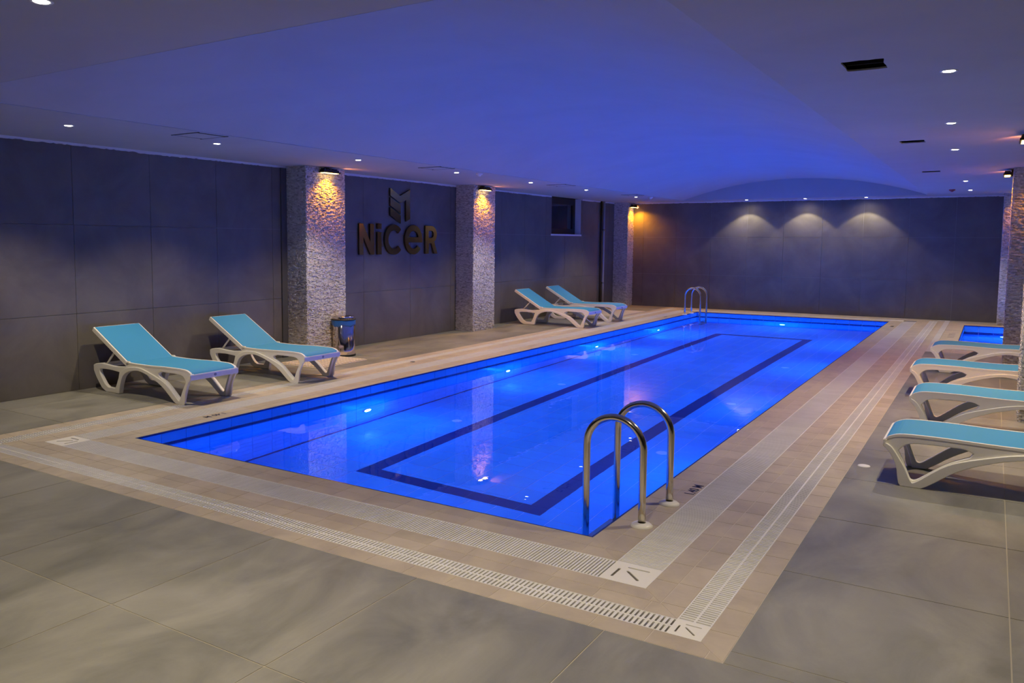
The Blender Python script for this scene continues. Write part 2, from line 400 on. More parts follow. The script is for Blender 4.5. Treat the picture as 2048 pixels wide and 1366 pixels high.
def corner_plate(x, y, s, sx, sy, label):
    """square plate; inner pool corner at (x,y), grows outward by s in directions sx, sy"""
    def slot(cx, cy, ang, ln, wd):
        ca, sa = math.cos(ang), math.sin(ang)
        pts = []
        for k in range(12):
            t = math.pi*k/11-math.pi/2; pts.append((ln/2+wd/2*math.cos(t), wd/2*math.sin(t)))
        for k in range(12):
            t = math.pi*k/11+math.pi/2; pts.append((-ln/2+wd/2*math.cos(t), wd/2*math.sin(t)))
        return [(cx+p[0]*ca-p[1]*sa, cy+p[0]*sa+p[1]*ca) for p in pts]
    loops = [[(0, 0), (s, 0), (s, s), (0, s)], slot(s*.20, s*.56, math.pi/2, s*.42, s*.055), slot(s*.56, s*.20, 0, s*.42, s*.055), slot(s*.56, s*.56, math.pi/4, s*.46, s*.065)]
    loops = [[(p[0]*sx, p[1]*sy) for p in lp] for lp in loops]
    me = curve_mesh(loops, 0.0025); o = link('corner_plate', me, m_plate, None, (x, y, -0.0022)); tag(o, label, 'drain plate', 'white corner plates of the drain grates')
    x0, x1 = sorted((0, s*sx)); y0, y1 = sorted((0, s*sy)); box('slot_backing', x0+.004, x1-.004, y0+.004, y1-.004, -.012, -.0055, m_channel, o)
corner_plate(G1, -G1, G2-G1, 1, -1, 'white slotted corner plate of the wide grate, beside the near ladder')
corner_plate(G3, -G3, G4-G3, 1, -1, 'small white slotted corner plate nearest the camera')
corner_plate(-W-G1, -G1, G2-G1, -1, -1, 'white slotted corner plate of the wide grate, by the first sign wall lounger')
corner_plate(-W-G3, -G3, G4-G3, -1, -1, 'small white slotted corner plate at the left edge of the photo')

# ------------------------------------------------------------------ swimming pool shell
pool = structure(empty('swimming_pool')); pool['label'] = 'long rectangular blue-tiled swimming pool'
mm = Many(); t = 0.12
mm.box(-W-t, t, -t, L+t, ZF-t, ZF-0.004); mm.box(-W-t, -W-.004, -t, L+t, ZF, -0.05); mm.box(.004, t, -t, L+t, ZF, -0.05); mm.box(-W, 0, -t, -.004, ZF, -0.05); mm.box(-W, 0, L+.004, L+t, ZF, -0.05)
mm.build('shell', m_pgrout, pool)
TP = 0.2511
def wall_tiles(zr, m, single):
    r = Many(); ny = int(round(L/TP)); dy = L/ny; nx = 16; dx = W/nx; g = .0026; n = 0
    for j in range(ny):
        y0, y1 = j*dy+g, (j+1)*dy-g
        if single and y0 < 99: box('tile', -W-.004, -W+.004, y0, y1, zr[0]+g, zr[1]-g, m, pool)
        else: r.box(-W-.004, -W+.004, y0, y1, zr[0]+g, zr[1]-g)
        r.box(-.004, .004, y0, y1, zr[0]+g, zr[1]-g)
    for i in range(nx):
        x0, x1 = -W+i*dx+g, -W+(i+1)*dx-g
        if single: box('tile', x0, x1, L-.004, L+.004, zr[0]+g, zr[1]-g, m, pool)
        else: r.box(x0, x1, L-.004, L+.004, zr[0]+g, zr[1]-g)
        r.box(x0, x1, -.004, .004, zr[0]+g, zr[1]-g)
    r.build('tile', m, pool, 'stuff')
wall_tiles((-0.10, -0.014), m_ptile, True)
wall_tiles((-0.142, -0.10), m_pnavy, False)
z = -0.142
while z > ZF+0.01:
    wall_tiles((max(z-0.122, ZF), z), m_ptile, False); z -= 0.122
# dark nosing strip around the rim
mm = Many(); q = 0.011
mm.box(-W, -W+q, 0, L, -0.014, -0.0008); mm.box(-q, 0, 0, L, -0.014, -0.0008); mm.box(-W+q, -q, 0, q, -0.014, -0.0008); mm.box(-W+q, -q, L-q, L, -0.014, -0.0008)
mm.build('rim_nosing', m_pnavy, pool)
# floor tiles with the navy rectangle
light, navy = [], []
cols = [-W + i*W/16 for i in range(17)]; rows = [j*L/60 for j in range(61)]
NX0, NX1, NY0, NY1, NW = -3.0, -1.12, 1.54, 13.0, 0.165
frame = [(NX0, NY0, NX1, NY0+NW), (NX0, NY1-NW, NX1, NY1), (NX0, NY0+NW, NX0+NW, NY1-NW), (NX1-NW, NY0+NW, NX1, NY1-NW)]
light = slabs(cols, rows, frame)
gt = 0.0015
k = NX0
for i in range(8):
    dx = (NX1-NX0)/8
    for y in (NY0, NY1-NW): navy.append([(k+gt, y+gt), (k+dx-gt, y+gt), (k+dx-gt, y+NW-gt), (k+gt, y+NW-gt)])
    k += dx
k = NY0+NW; nn_ = 45; dy = (NY1-NY0-2*NW)/nn_
for i in range(nn_):
    for x in (NX0, NX1-NW): navy.append([(x+gt, k+gt), (x+NW-gt, k+gt), (x+NW-gt, k+dy-gt), (x+gt, k+dy-gt)])
    k += dy
tiles(pool, navy, ZF-0.004, ZF, m_pnavy, 110)
tiles(pool, light, ZF-0.004, ZF, m_ptile, 100)
mm = Many(); mm.box(-W, -W+0.03, 0, L, ZF, ZF+0.012); mm.box(-0.03, 0, 0, L, ZF, ZF+0.012); mm.build('cove_strip', m_pnavy, pool)
for x, y in [(-0.86, 3.61), (-3.21, 3.54), (-3.15, 6.07), (-0.86, 6.1), (-3.3, 9.2), (-0.86, 9.2)]:
    link('floor_inlet', from_bm(lathe([(0, 0.014), (0.05, 0.014), (0.06, 0.010), (0.06, 0)], 24)), m_white, pool, (x, y, ZF))
bm = bmesh.new(); vs = [bm.verts.new(p) for p in [(-W+.002, .002, ZW), (-.002, .002, ZW), (-.002, L-.002, ZW), (-W+.002, L-.002, ZW)]]; bm.faces.new(vs)
wt = obj('pool_water', bm, m_water); wt['kind'] = 'stuff'; tag(wt, 'still clear blue-lit water filling the long pool', 'water')

# small pool at the far right
kid = structure(empty('small_pool')); kid['label'] = 'small blue-tiled pool behind the right-hand pillar'
KF = -0.62; mm = Many(); mm.box(KX0-t, KX1+t, KY0-t, KY1+t, KF-t, KF); mm.box(KX0-t, KX0, KY0-t, KY1+t, KF, -0.05); mm.box(KX1, KX1+t, KY0-t, KY1+t, KF, -0.05); mm.box(KX0, KX1, KY0-t, KY0, KF, -0.05); mm.box(KX0, KX1, KY1, KY1+t, KF, -0.05)
mm.build('shell', m_pgrout, kid)
for zr, m in (((-0.13, -0.014), m_ptile), ((-0.25, -0.13), m_pnavy), ((-0.61, -0.25), m_ptile)):
    k = KX0
    while k < KX1-0.01:
        box('tile', k+.002, min(k+0.25, KX1)-.002, KY1-.006, KY1+.001, zr[0]+.0015, zr[1]-.0015, m, kid); k += 0.25
    mm = Many(); k = KY0
    while k < KY1-0.01: mm.box(KX0-.001, KX0+.006, k+.002, min(k+.25, KY1)-.002, zr[0]+.0015, zr[1]-.0015); mm.box(KX1-.006, KX1, k+.002, min(k+.25, KY1)-.002, zr[0]+.0015, zr[1]-.0015); k += .25
    mm.build('tile', m, kid, 'stuff')
mm = Many(); mm.box(KX0, KX0+q, KY0, KY1, -0.014, -0.0008); mm.box(KX0+q, KX1, KY1-q, KY1, -0.014, -0.0008); mm.box(KX0+q, KX1, KY0, KY0+q, -0.014, -0.0008); mm.build('rim_nosing', m_pnavy, kid)
mm = Many()
for i in range(13):
    for j in range(15): mm.box(KX0+i*.2515+.002, KX0+(i+1)*.2515-.002, KY0+j*.2573+.002, KY0+(j+1)*.2573-.002, KF, KF+.006)
mm.build('tile', m_ptile, kid, 'stuff')
bm = bmesh.new(); vs = [bm.verts.new(p) for p in [(KX0+.007, KY0+.002, -.17), (KX1-.007, KY0+.002, -.17), (KX1-.007, KY1-.007, -.17), (KX0+.007, KY1-.007, -.17)]]; bm.faces.new(vs)
wt = obj('small_pool_water', bm, m_water); wt['kind'] = 'stuff'; tag(wt, 'blue-lit water in the small pool at the far right', 'water')

# ------------------------------------------------------------------ walls
def tiled_wall(name, label, plane, pos, sgn, us, zs, holes=(), single=True):
    """plane 'x' or 'y': tiles stand proud of pos towards sgn"""
    wl = structure(empty(name)); wl['label'] = label; g = 0.0022; th = 0.008; r = Many()
    for a, b in zip(us, us[1:]):
        for c, d in zip(zs, zs[1:]):
            qs = slabs_cut((a+g, c+g, b-g, d-g), holes)
            for (u0, z0, u1, z1) in qs:
                lo, hi = sorted((pos, pos+sgn*th))
                if plane == 'x': v = (lo, hi, u0, u1, z0, z1)
                else: v = (u0, u1, lo, hi, z0, z1)
                if single: box('tile', *v, m_wall, wl)
                else: r.box(*v)
    r.build('tile', m_wall, wl, 'stuff')
    return wl
def slabs_cut(q, holes):
    r = [q]
    for h in holes:
        nr = []
        for q in r:
            if q[2] <= h[0] or q[0] >= h[2] or q[3] <= h[1] or q[1] >= h[3]: nr.append(q); continue
            if q[0] < h[0]: nr.append((q[0], q[1], h[0], q[3]))
            if q[2] > h[2]: nr.append((h[2], q[1], q[2], q[3]))
            x0, x1 = max(q[0], h[0]), min(q[2], h[2])
            if q[1] < h[1]: nr.append((x0, q[1], x1, h[1]))
            if q[3] > h[3]: nr.append((x0, h[3], x1, q[3]))
        r = nr
    return r
WY0, WY1, WZ0, WZ1 = 12.12, 13.64, 1.79, 2.612
ZT = 2.588
ys = [YN, -6.6, -5.65, -4.7, -3.75, -2.8, -1.85, -0.9, 0.05, 1.0, 1.945, 2.9, 3.84, 4.10, 4.88, 5.74, 6.94, 8.15, 8.3, 9.07, 9.95, 10.9, 11.85, 12.8, 13.75, 14.6, 15.3, YF]
wl = tiled_wall('wall_left', 'dark grey tiled wall carrying the sign', 'x', XL, 1, ys, [0.0, 0.82, 1.76, ZT], [(WY0, WZ0, WY1, 9)])
mm = Many(); mm.box(XL-.1, XL, YN, WY0, -.05, HC); mm.box(XL-.1, XL, WY1, YF+.1, -.05, HC); mm.box(XL-.1, XL, WY0, WY1, -.05, WZ0)
mm.build('grout', m_wallgrout, wl)
xs = [XL, -5.75, -4.9, -4.04, -3.18, -2.36, -1.53, -0.69, 0.2, 1.06, 1.95, 2.85, 3.75, 4.65, XR]
wf = tiled_wall('wall_far', 'dark grey tiled wall across the far end', 'y', YF, -1, xs, [0.0, 0.83, 1.75, ZT])
mm = Many(); mm.box(XL, XR, YF, YF+.1, -.05, HC); mm.build('grout', m_wallgrout, wf)
wr = tiled_wall('wall_right', 'dark grey tiled wall beyond the right-hand pillars', 'x', XR, -1, rng(YN, YF, 0, 0.95), [0.0, 0.83, 1.75, ZT], single=False)
mm = Many(); mm.box(XR, XR+.1, YN, YF+.1, -.05, HC); mm.build('grout', m_wallgrout, wr)
wn = tiled_wall('wall_near', 'dark grey tiled wall behind the viewpoint', 'y', YN, 1, rng(XL, XR, 0, 0.95), [0.0, 0.83, 1.75, ZT], single=False)
mm = Many(); mm.box(XL, XR, YN-.1, YN, -.05, HC); mm.build('grout', m_wallgrout, wn)
# ragged plaster line left above the tiles
def ragged(name, label, plane, a0, a1, pos, sgn, skip=()):
    bm = bmesh.new(); n = int((a1-a0)/0.03); prev = None
    for i in range(n+1):
        u = a0+(a1-a0)*i/n; zb = ZT-0.004+0.012*(random.random()**2)*(1 if math.sin(u*2.1)+math.sin(u*5.3) > -.6 else -0.6)
        if any(s0 < u < s1 for s0, s1 in skip): prev = None; continue
        P3 = lambda d, z: (pos+sgn*d, u, z) if plane == 'x' else (u, pos+sgn*d, z)
        cur = [bm.verts.new(P3(0.0, zb)), bm.verts.new(P3(0.012, zb+.002)), bm.verts.new(P3(0.012, HC)), bm.verts.new(P3(0.0, HC))]
        if prev:
            for k in range(3): bm.faces.new((prev[k], cur[k], cur[k+1], prev[k+1]))
        prev = cur
    o = structure(obj(name, bm, m_white)); o['label'] = label
ragged('trim_1', 'ragged plaster edge above the sign wall tiles', 'x', YN, YF, XL, 1, [(WY0-.02, WY1+.02)])
ragged('trim_2', 'plaster edge above the far wall tiles', 'y', XL, XR, YF, -1)
# dark-coloured strip laid over the wall tiles beside the first pillar
o = structure(box('trim_3', XL+.002, XL+.03, 3.99, 4.09, 0, ZT, m_strip)); o['label'] = 'dark narrow strip between the wall tiles and the nearest sign wall pillar'

# window
win = structure(empty('window_1', (XL, WY0, WZ0))); win['label'] = 'small dark high window with deep white reveal'
dpt = 0.17; wW, wH = WY1-WY0, HC-WZ0
box('reveal', -dpt-.02, 0.004, wW-.002, wW+.03, -.03, wH, m_white, win); box('reveal', -dpt-.02, 0.004, -.03, .002, -.03, wH, m_white, win)
box('sill', -dpt-.02, 0.012, -.03, wW+.03, -.035, 0.0, m_white, win)
fr = 0.075
bm = bmesh.new()
for (y0, y1, z0, z1) in ((0, wW, 0, fr), (0, wW, wH-fr-.02, wH), (0, fr, fr, wH-fr), (wW-fr, wW, fr, wH-fr)):
    bmesh.ops.create_cube(bm, size=1, matrix=Matrix.Translation((-dpt, (y0+y1)/2, (z0+z1)/2)) @ Matrix.Diagonal((0.05, y1-y0, z1-z0, 1)))
obj('window_frame', bm, m_dark, win)
box('pane', -dpt-.008, -dpt, fr, wW-fr, fr, wH-fr, m_glassd, win)
bm = bmesh.new(); q2 = fr+.05
for (y0, y1, z0, z1) in ((fr, wW-fr, fr, q2), (fr, wW-fr, wH-q2-.02, wH-fr), (fr, q2, q2, wH-q2), (wW-q2, wW-fr, q2, wH-q2)):
    bmesh.ops.create_cube(bm, size=1, matrix=Matrix.Translation((-dpt+.012, (y0+y1)/2, (z0+z1)/2)) @ Matrix.Diagonal((0.03, y1-y0, z1-z0, 1)))
obj('sash', bm, m_dark, win)

# ------------------------------------------------------------------ pillars of split-face stone
def pillar(x0, x1, y0, y1, faces, label):
    o = structure(empty('pillar', ((x0+x1)/2, (y0+y1)/2, 0))); o['label'] = label
    cx, cy = (x0+x1)/2, (y0+y1)/2
    box('core', x0-cx+.012, x1-cx-.012, y0-cy+.012, y1-cy-.012, 0, HC, m_stone, o)
    mm = Many(); hz = 0.0135
    for f in faces:
        a0, a1 = (y0, y1) if f in ('+x', '-x') else (x0, x1)
        z = 0.0
        while z < HC-.004:
            h = min(hz*random.uniform(.85, 1.2), HC-z); u = a0-random.uniform(0, .03)
            while u < a1:
                ln = random.uniform(.018, .055); u0, u1 = max(u, a0), min(u+ln, a1); d = random.uniform(0.0, 0.017)
                if u1-u0 > 0.004:
                    if f == '+x': mm.box(x1-.014-cx, x1-.006+d-cx, u0-cy+.0006, u1-cy-.0006, z+.0006, z+h-.0006)
                    if f == '-x': mm.box(x0+.006-d-cx, x0+.014-cx, u0-cy+.0006, u1-cy-.0006, z+.0006, z+h-.0006)
                    if f == '-y': mm.box(u0-cx+.0006, u1-cx-.0006, y0+.006-d-cy, y0+.014-cy, z+.0006, z+h-.0006)
                    if f == '+y': mm.box(u0-cx+.0006, u1-cx-.0006, y1-.014-cy, y1-.006+d-cy, z+.0006, z+h-.0006)
                u += ln
            z += h
    mm.build('stone_cladding', m_stone, o, 'stuff')
XPF = -6.02
pillar(XL+.01, XPF, 4.10, 4.88, ('+x', '-y', '+y'), 'pale split-stone pillar behind the steel bin')
pillar(XL+.01, XPF, 8.32, 9.06, ('+x', '-y', '+y'), 'pale split-stone pillar to the right of the sign')
pillar(XL+.01, XPF, 15.62, YF-.01, ('+x', '-y'), 'pale split-stone pillar in the far left corner')
pillar(2.02, 2.60, 4.87, 5.55, ('-x', '-y'), 'pale split-stone pillar at the right edge of the photo')
pillar(1.93, 2.60, 9.0, 9.65, ('-x', '-y'), 'split-stone pillar with a sconce, behind the right-hand loungers')
pillar(1.88, 2.60, 15.36, YF-.01, ('-x', '-y'), 'split-stone pillar at the far end beside the small pool')

# ------------------------------------------------------------------ ceiling with shallow vault
VX0, VX1, VY0, VY1, VH = -4.52, 0.55, -1.13, 15.35, 0.43
def jag(x0, x1, y0, y1, a=0.008):
    pts = []
    for (p, q, n) in (((x0, y0), (x1, y0), 6), ((x1, y0), (x1, y1), 7), ((x1, y1), (x0, y1), 6), ((x0, y1), (x0, y0), 7)):
        for k in range(n): tt = k/n; pts.append((p[0]+(q[0]-p[0])*tt+random.uniform(-a, a), p[1]+(q[1]-p[1])*tt+random.uniform(-a, a)))
    return pts
HOLES = [(0.975, 1.19, 1.06, 1.35), (0.915, 1.13, 5.18, 5.42), (0.85, 1.075, 9.10, 9.36)]
loops = [[(XL-.05, YN-.05), (XR+.05, YN-.05), (XR+.05, YF+.05), (XL-.05, YF+.05)], [(VX0, VY0), (VX1, VY0), (VX1, VY1), (VX0, VY1)]] + [jag(*h) for h in HOLES]
ceil = structure(link('ceiling', curve_mesh(loops, 0.005), m_ceil, None, (0, 0, HC+.005))); ceil['label'] = 'flat white ceiling framing a shallow vault over the pool'
bm = bmesh.new(); n = 40; hw = (VX1-VX0)/2; R = (hw*hw+VH*VH)/(2*VH); prev = None; a = []; b = []
for i in range(n+1):
    x = -hw+2*hw*i/n; z = math.sqrt(R*R-x*x)-(R-VH)
    a.append(bm.verts.new((VX0+hw+x*1.004, VY0-.01, HC+z+.0005))); b.append(bm.verts.new((VX0+hw+x*1.004, VY1+.01, HC+z+.0005)))
fs = [bm.faces.new((a[i], b[i], b[i+1], a[i+1])) for i in range(n)]
for f in fs: f.smooth = True
vault_me = from_bm(bm); link('vault', vault_me, m_ceil, ceil, (0, 0, -HC-.005))
for yy in (VY0, VY1):
    bm = bmesh.new(); lo = []; hi = []
    for i in range(n+1):
        x = -hw+2*hw*i/n; z = math.sqrt(R*R-x*x)-(R-VH)
        lo.append(bm.verts.new((VX0+hw+x, yy+(.004 if yy < 0 else -.004), HC+.0005))); hi.append(bm.verts.new((VX0+hw+x, yy+(.004 if yy < 0 else -.004), HC+z+.002)))
    for i in range(n): bm.faces.new((lo[i], lo[i+1], hi[i+1], hi[i]))
    obj('lunette', bm, m_ceil, ceil, (0, 0, -HC-.005))

# open duct boxes above the three holes
lab = ['dark open ceiling hole nearest the camera', 'second dark open ceiling hole along the right-hand downlights', 'farthest dark open ceiling hole near the far wall']
for h, lb in zip(HOLES, lab):
    x0, x1, y0, y1 = h; cx, cy = (x0+x1)/2, (y0+y1)/2
    hx, hy = (x1-x0)/2+.02, (y1-y0)/2+.02
    bm = bmesh.new(); zb, zt = 0.0105, 0.28
    v = [bm.verts.new(p) for p in [(-hx, -hy, zb), (hx, -hy, zb), (hx, hy, zb), (-hx, hy, zb), (-hx, -hy, zt), (hx, -hy, zt), (hx, hy, zt), (-hx, hy, zt)]]
    for f in ((0, 1, 5, 4), (1, 2, 6, 5), (2, 3, 7, 6), (3, 0, 4, 7), (4, 5, 6, 7)): bm.faces.new([v[i] for i in f])
    o = obj('duct_opening', bm, m_void, ceil, (cx, cy, -.005)); o['label'] = lb
    box('batten', -hx+.02, hx-.02, hy-.055, hy-.035, 0.03, 0.06, m_void, o)
# flush access panels over the left downlights
lab = ['flush ceiling panel with dark outline nearest the camera', 'flush ceiling panel above the sign', 'flush ceiling panel before the window', 'flush ceiling panel near the far left corner']
for (x0, x1, y0, y1), lb in zip([(-4.92, -4.58, 1.14, 1.50), (-4.90, -4.58, 5.15, 5.50), (-4.90, -4.58, 9.0, 9.4), (-4.88, -4.58, 12.4, 12.8)], lab):
    cx, cy = (x0+x1)/2, (y0+y1)/2; o = empty('access_panel', (cx, cy, HC)); tag(o, lb, 'ceiling panel', 'flush access panels in the left ceiling strip')
    hx, hy = (x1-x0)/2, (y1-y0)/2
    bm = bmesh.new()
    for q in ((-hx-.03, hx+.03, -hy, -hy+.012), (-hx-.03, hx+.03, hy-.012, hy), (-hx, -hx+.010, -hy, hy), (hx-.010, hx, -hy, hy)):
        bmesh.ops.create_cube(bm, size=1, matrix=Matrix.Translation(((q[0]+q[1])/2, (q[2]+q[3])/2, -.002)) @ Matrix.Diagonal((q[1]-q[0], q[3]-q[2], .006, 1)))
    obj('frame', bm, m_dark, o); box('panel', -hx+.012, hx-.012, -hy+.014, hy-.014, -.004, 0.001, m_ceil, o)

# ------------------------------------------------------------------ downlights
dl_i = 0
def downlight(x, y, label, energy=E_SPOT, size=110, blend=0.6, r=0.036, aim=(0, 0, -1), vis=True):
    o = empty('downlight', (x, y, HC)); tag(o, label, 'downlight', 'round recessed ceiling downlights')
    link('rim', RIM, m_white, o); link('lens', LENS, m_lampglow, o)
    lamp('SPOT', 'downlight_beam', (x, y, HC-.03), energy, C_SPOT, aim, 0.02, math.radians(size), blend)
RIM = from_bm(lathe([(0.033, -.001), (0.044, -.004), (0.048, -.001), (0.048, 0.001)], 24), True); RIM.materials.append(m_white)
LENS = from_bm(lathe([(0, -.004), (0.028, -.004), (0.033, -.001), (0.033, .001)], 24)); LENS.materials.append(m_lampglow)
for (x, y), s in zip([(-5.20, .25), (-5.13, 1.85), (-4.954, 3.92), (-4.90, 6.07), (-4.90, 8.36), (-4.90, 10.62), (-4.94, 13.35)],
    ['nearest the camera, above the bare left wall', 'next to the first flush panel', 'just right of the first sign wall pillar', 'above the sign', 'just past the second sign wall pillar', 'above the high window', 'in the far left corner']):
    downlight(x, y, 'lit downlight in the left ceiling strip, ' + s, energy=E_SPOT*(0.75 if y < 3 else 0.75))
for (x, y), s in zip([(1.48, 1.63), (1.40, 4.03), (1.35, 6.27), (1.32, 11.4), (1.33, 13.97)],
    ['nearest the first open hole', 'second from the camera', 'behind the second open hole', 'before the red detector', 'nearest the far wall']):
    downlight(x, y, 'lit downlight in the right ceiling strip, ' + s, energy=E_SPOT*(0.85 if y < 7 else 0.75))
for x, s in zip([-3.14, -1.86, -0.62], ['left', 'middle', 'right']):
    downlight(x, 15.69, 'wall-washing downlight at the far wall, %s one of three' % s, energy=E_SPOT_FAR, size=102, blend=0.25)
    lamp('SPOT', 'downlight_spill', (x, 15.69, HC-.02), E_SPOT_FAR*0.22, C_SPOT, (0, 0, -1), 0.02, math.radians(165), 1.0)
downlight(-1.71, -2.0, 'lit downlight at the upper left corner of the photo', energy=E_SPOT*1.05)
for x, y in [(-4.2, -1.9), (0.6, -2.1), (2.9, -1.9), (3.6, 1.6), (3.6, 4.6), (3.6, 8.5), (3.6, 12.6)]:
    downlight(x, y, 'lit ceiling downlight %s, at %s' % ('behind the viewpoint' if y < 0 else 'beyond the right-hand pillars', {-4.2: 'the sign wall end', 0.6: 'the middle', 2.9: 'the right end'}.get(x, {1.6: 'the near end', 4.6: 'the second pillar gap', 8.5: 'the farther pillar gap', 12.6: 'the small pool'}.get(y))), energy=E_SPOT*({-4.2: .22, 0.6: 1.25, 2.9: .28}.get(x, .6)))

# smoke detectors
def detector(x, y, m, label):
    o = link('smoke_detector', from_bm(lathe([(0, -.045), (.020, -.043), (.026, -.030), (.045, -.024), (.052, -.012), (.052, 0)], 24), True), m, None, (x, y, HC)); tag(o, label, 'detector', 'ceiling detectors')
detector(-4.68, 6.35, m_white, 'white round detector on the ceiling left of the second pillar')
detector(-4.66, 13.5, m_white, 'small white detector on the ceiling in the far left corner')
detector(1.05, 13.65, m_redp, 'dark red detector on the ceiling near the far wall')

# ------------------------------------------------------------------ sconces
def sconce(x, y, z, face, label, wid=0.34, k=1.0):
    """face: outward direction (dx, dy). body with finned top, glowing slot below"""
    fx, fy = face; rz = math.atan2(fy, fx); o = empty('wall_sconce', (x, y, z), rz); tag(o, label, 'sconce', 'amber wall sconces on the stone pillars')
    h = wid/2
    bm = bmesh.new()
    def bx(x0, x1, y0, y1, z0, z1): bmesh.ops.create_cube(bm, size=1, matrix=Matrix.Translation(((x0+x1)/2, (y0+y1)/2, (z0+z1)/2)) @ Matrix.Diagonal((x1-x0, y1-y0, z1-z0, 1)))
    bx(.015, .11, -h, h, 0, .018); bx(.02, .10, -h+.02, h-.02, .018, .040)
    obj('housing', bm, m_dark, o)
    for q in range(5):
        y0 = -h+.03+q*(wid-.06)/5; box('fin', .03, .095, y0, y0+(wid-.06)/5*.6, .040, .056, m_dark, o)
    box('bracket', 0.0, .02, -.04, .04, -.01, .075, m_dark, o)
    box('lens', .03, .095, -h+.025, h-.025, -.006, .001, m_sconceglow, o)
    lamp('SPOT', 'sconce_beam', (x+fx*.085, y+fy*.085, z-.02), E_SCONCE*k, C_SCONCE, (fx*.22, fy*.22, -1), 0.03, math.radians(140), 0.9)
    sx, sy = abs(fy), abs(fx)
    lamp('SPOT', 'sconce_leak', (x+fx*.07+sx*(h+.02), y+fy*.07+sy*(h+.02), z-.002), E_SCONCE_UP*k, (1, .30, .10), (fx*.3+sx, fy*.3+sy, .30), 0.02, math.radians(70), 1.0)
sconce(XPF+.012, 4.49, 2.535, (1, 0), 'amber sconce on the pillar behind the steel bin')
sconce(XPF+.012, 8.60, 2.53, (1, 0), 'amber sconce on the pillar right of the sign')
sconce(XPF+.012, 15.82, 2.50, (1, 0), 'amber sconce on the far left corner pillar', 0.30, 1.3)
sconce(2.008, 5.02, 2.53, (-1, 0), 'amber sconce on the pillar at the right edge')
sconce(1.918, 9.32, 2.53, (-1, 0), 'amber sconce on the pool side of the pillar behind the right-hand loungers', k=.8)
sconce(2.34, 8.988, 2.53, (0, -1), 'amber sconce on the near face of the pillar behind the right-hand loungers', k=.6)
sconce(2.20, 15.348, 2.53, (0, -1), 'amber sconce on the far right pillar by the small pool', 0.30, k=.6)

# ------------------------------------------------------------------ underwater lamps
def pool_lamp(x, y, z, d, label, e=E_POOL):
    o = empty('pool_lamp', (x, y, z)); tag(o, label, 'pool light', 'round underwater lamps'); o.rotation_euler = Vector(d).to_track_quat('Z', 'Y').to_euler()
    link('housing', PH, m_white, o); link('lens', PL, m_poolglow, o)
    p = Vector((x, y, z)) + Vector(d)*0.085
    lamp('POINT', 'pool_light', p, e*0.58, C_HALO, None, 0.03, mis=False)
    lamp('SPOT', 'pool_light', p, e*0.48, C_POOL, (d[0], d[1], -0.12), 0.04, math.radians(150), 0.6, mis=False)
PH = from_bm(lathe([(.055, .016), (.066, .012), (.070, 0)], 28), True); PH.materials.append(m_white)
PL = from_bm(lathe([(0, .024), (.035, .022), (.055, .016)], 28), True); PL.materials.append(m_poolglow)
LEVEL = (0.50, 0.62, 0.90, 0.95)
for y, s, k in zip((2.93, 6.07, 9.2, 12.35), ('nearest the camera', 'second from the camera', 'third from the camera', 'farthest, before the far ladder'), LEVEL):
    pool_lamp(-W+.004, y, -0.80, (1, 0, 0), 'glowing cyan underwater lamp on the sign side, ' + s, E_POOL*k)
for y, s, k in zip((2.93, 6.07, 9.2, 12.35), ('nearest the near ladder', 'second from the near ladder', 'third from the near ladder', 'farthest from the near ladder'), LEVEL):
    pool_lamp(-.004, y, -0.80, (-1, 0, 0), 'underwater lamp on the lounger side, below the rim, ' + s, E_POOL*.8*k)
pool_lamp(-2.1, L-.004, -0.80, (0, -1, 0), 'glowing cyan underwater lamp in the middle of the far pool end', E_POOL*.7)
pool_lamp(-2.1, .004, -0.80, (0, 1, 0), 'underwater lamp in the near end of the pool, hidden by the rim', E_POOL*.3)
pool_lamp(2.0, KY1-.01, -0.40, (0, -1, 0), 'glowing underwater lamp in the small pool beside the pillar', E_POOL*.35)
pool_lamp(KX1-.01, 13.0, -0.36, (-1, 0, 0), 'underwater lamp at the side of the small pool', E_POOL*.35)

# ------------------------------------------------------------------ sign on the left wall
def arc(cx, cy, rx, ry, a0, a1, n=24): return [(cx+rx*math.cos(math.radians(a0+(a1-a0)*k/n)), cy+ry*math.sin(math.radians(a0+(a1-a0)*k/n))) for k in range(n+1)]
def sign_part(name, loops, parent):
    me = curve_mesh([[(p[0], p[1]) for p in lp] for lp in loops], 0.014)
    # curve xy -> world yz
    me.transform(Matrix(((0, 0, 1, 0), (1, 0, 0, 0), (0, 1, 0, 0), (0, 0, 0, 1))))
    me.materials.append(m_bronze); me.materials.append(m_bronzeedge)
    for p in me.polygons: p.material_index = 0 if abs(p.normal.x) > .7 else 1
    return link(name, me, None, parent, (0.022, 0, 0))
em = empty('wall_emblem', (XL+.01, 0, 0)); tag(em, 'bronze striped arrow emblem mounted above the lettering', 'emblem')
sign_part('emblem_piece', [[(6.364, 2.456), (6.62, 2.34), (6.89, 2.454), (6.89, 1.977), (6.782, 1.931), (6.782, 2.284), (6.626, 2.225), (6.364, 2.335)]], em)
sign_part('stripe', [[(6.364, 2.308), (6.636, 2.194), (6.636, 2.052), (6.364, 2.178)]], em)
sign_part('stripe', [[(6.364, 2.150), (6.636, 2.025), (6.636, 1.895), (6.364, 2.020)]], em)
def letter(ch, loops, where):
    o = empty('sign_letter', (XL+.01, 0, 0)); tag(o, 'raised bronze letter %s of the wall sign, %s' % (ch, where), 'letter', 'bronze letters of the wall sign')
    for lp in loops: sign_part('letter_face', lp, o)
zb, zt = 1.40, 1.875
sw = 0.092
letter('N', [[[(5.595, zb), (5.595, zt), (5.595+sw*.95, zt), (5.855, 1.60), (5.855, zt), (5.95, zt), (5.95, zb), (5.95-sw*.95, zb), (5.69, 1.675), (5.69, zb)]]], 'leftmost')
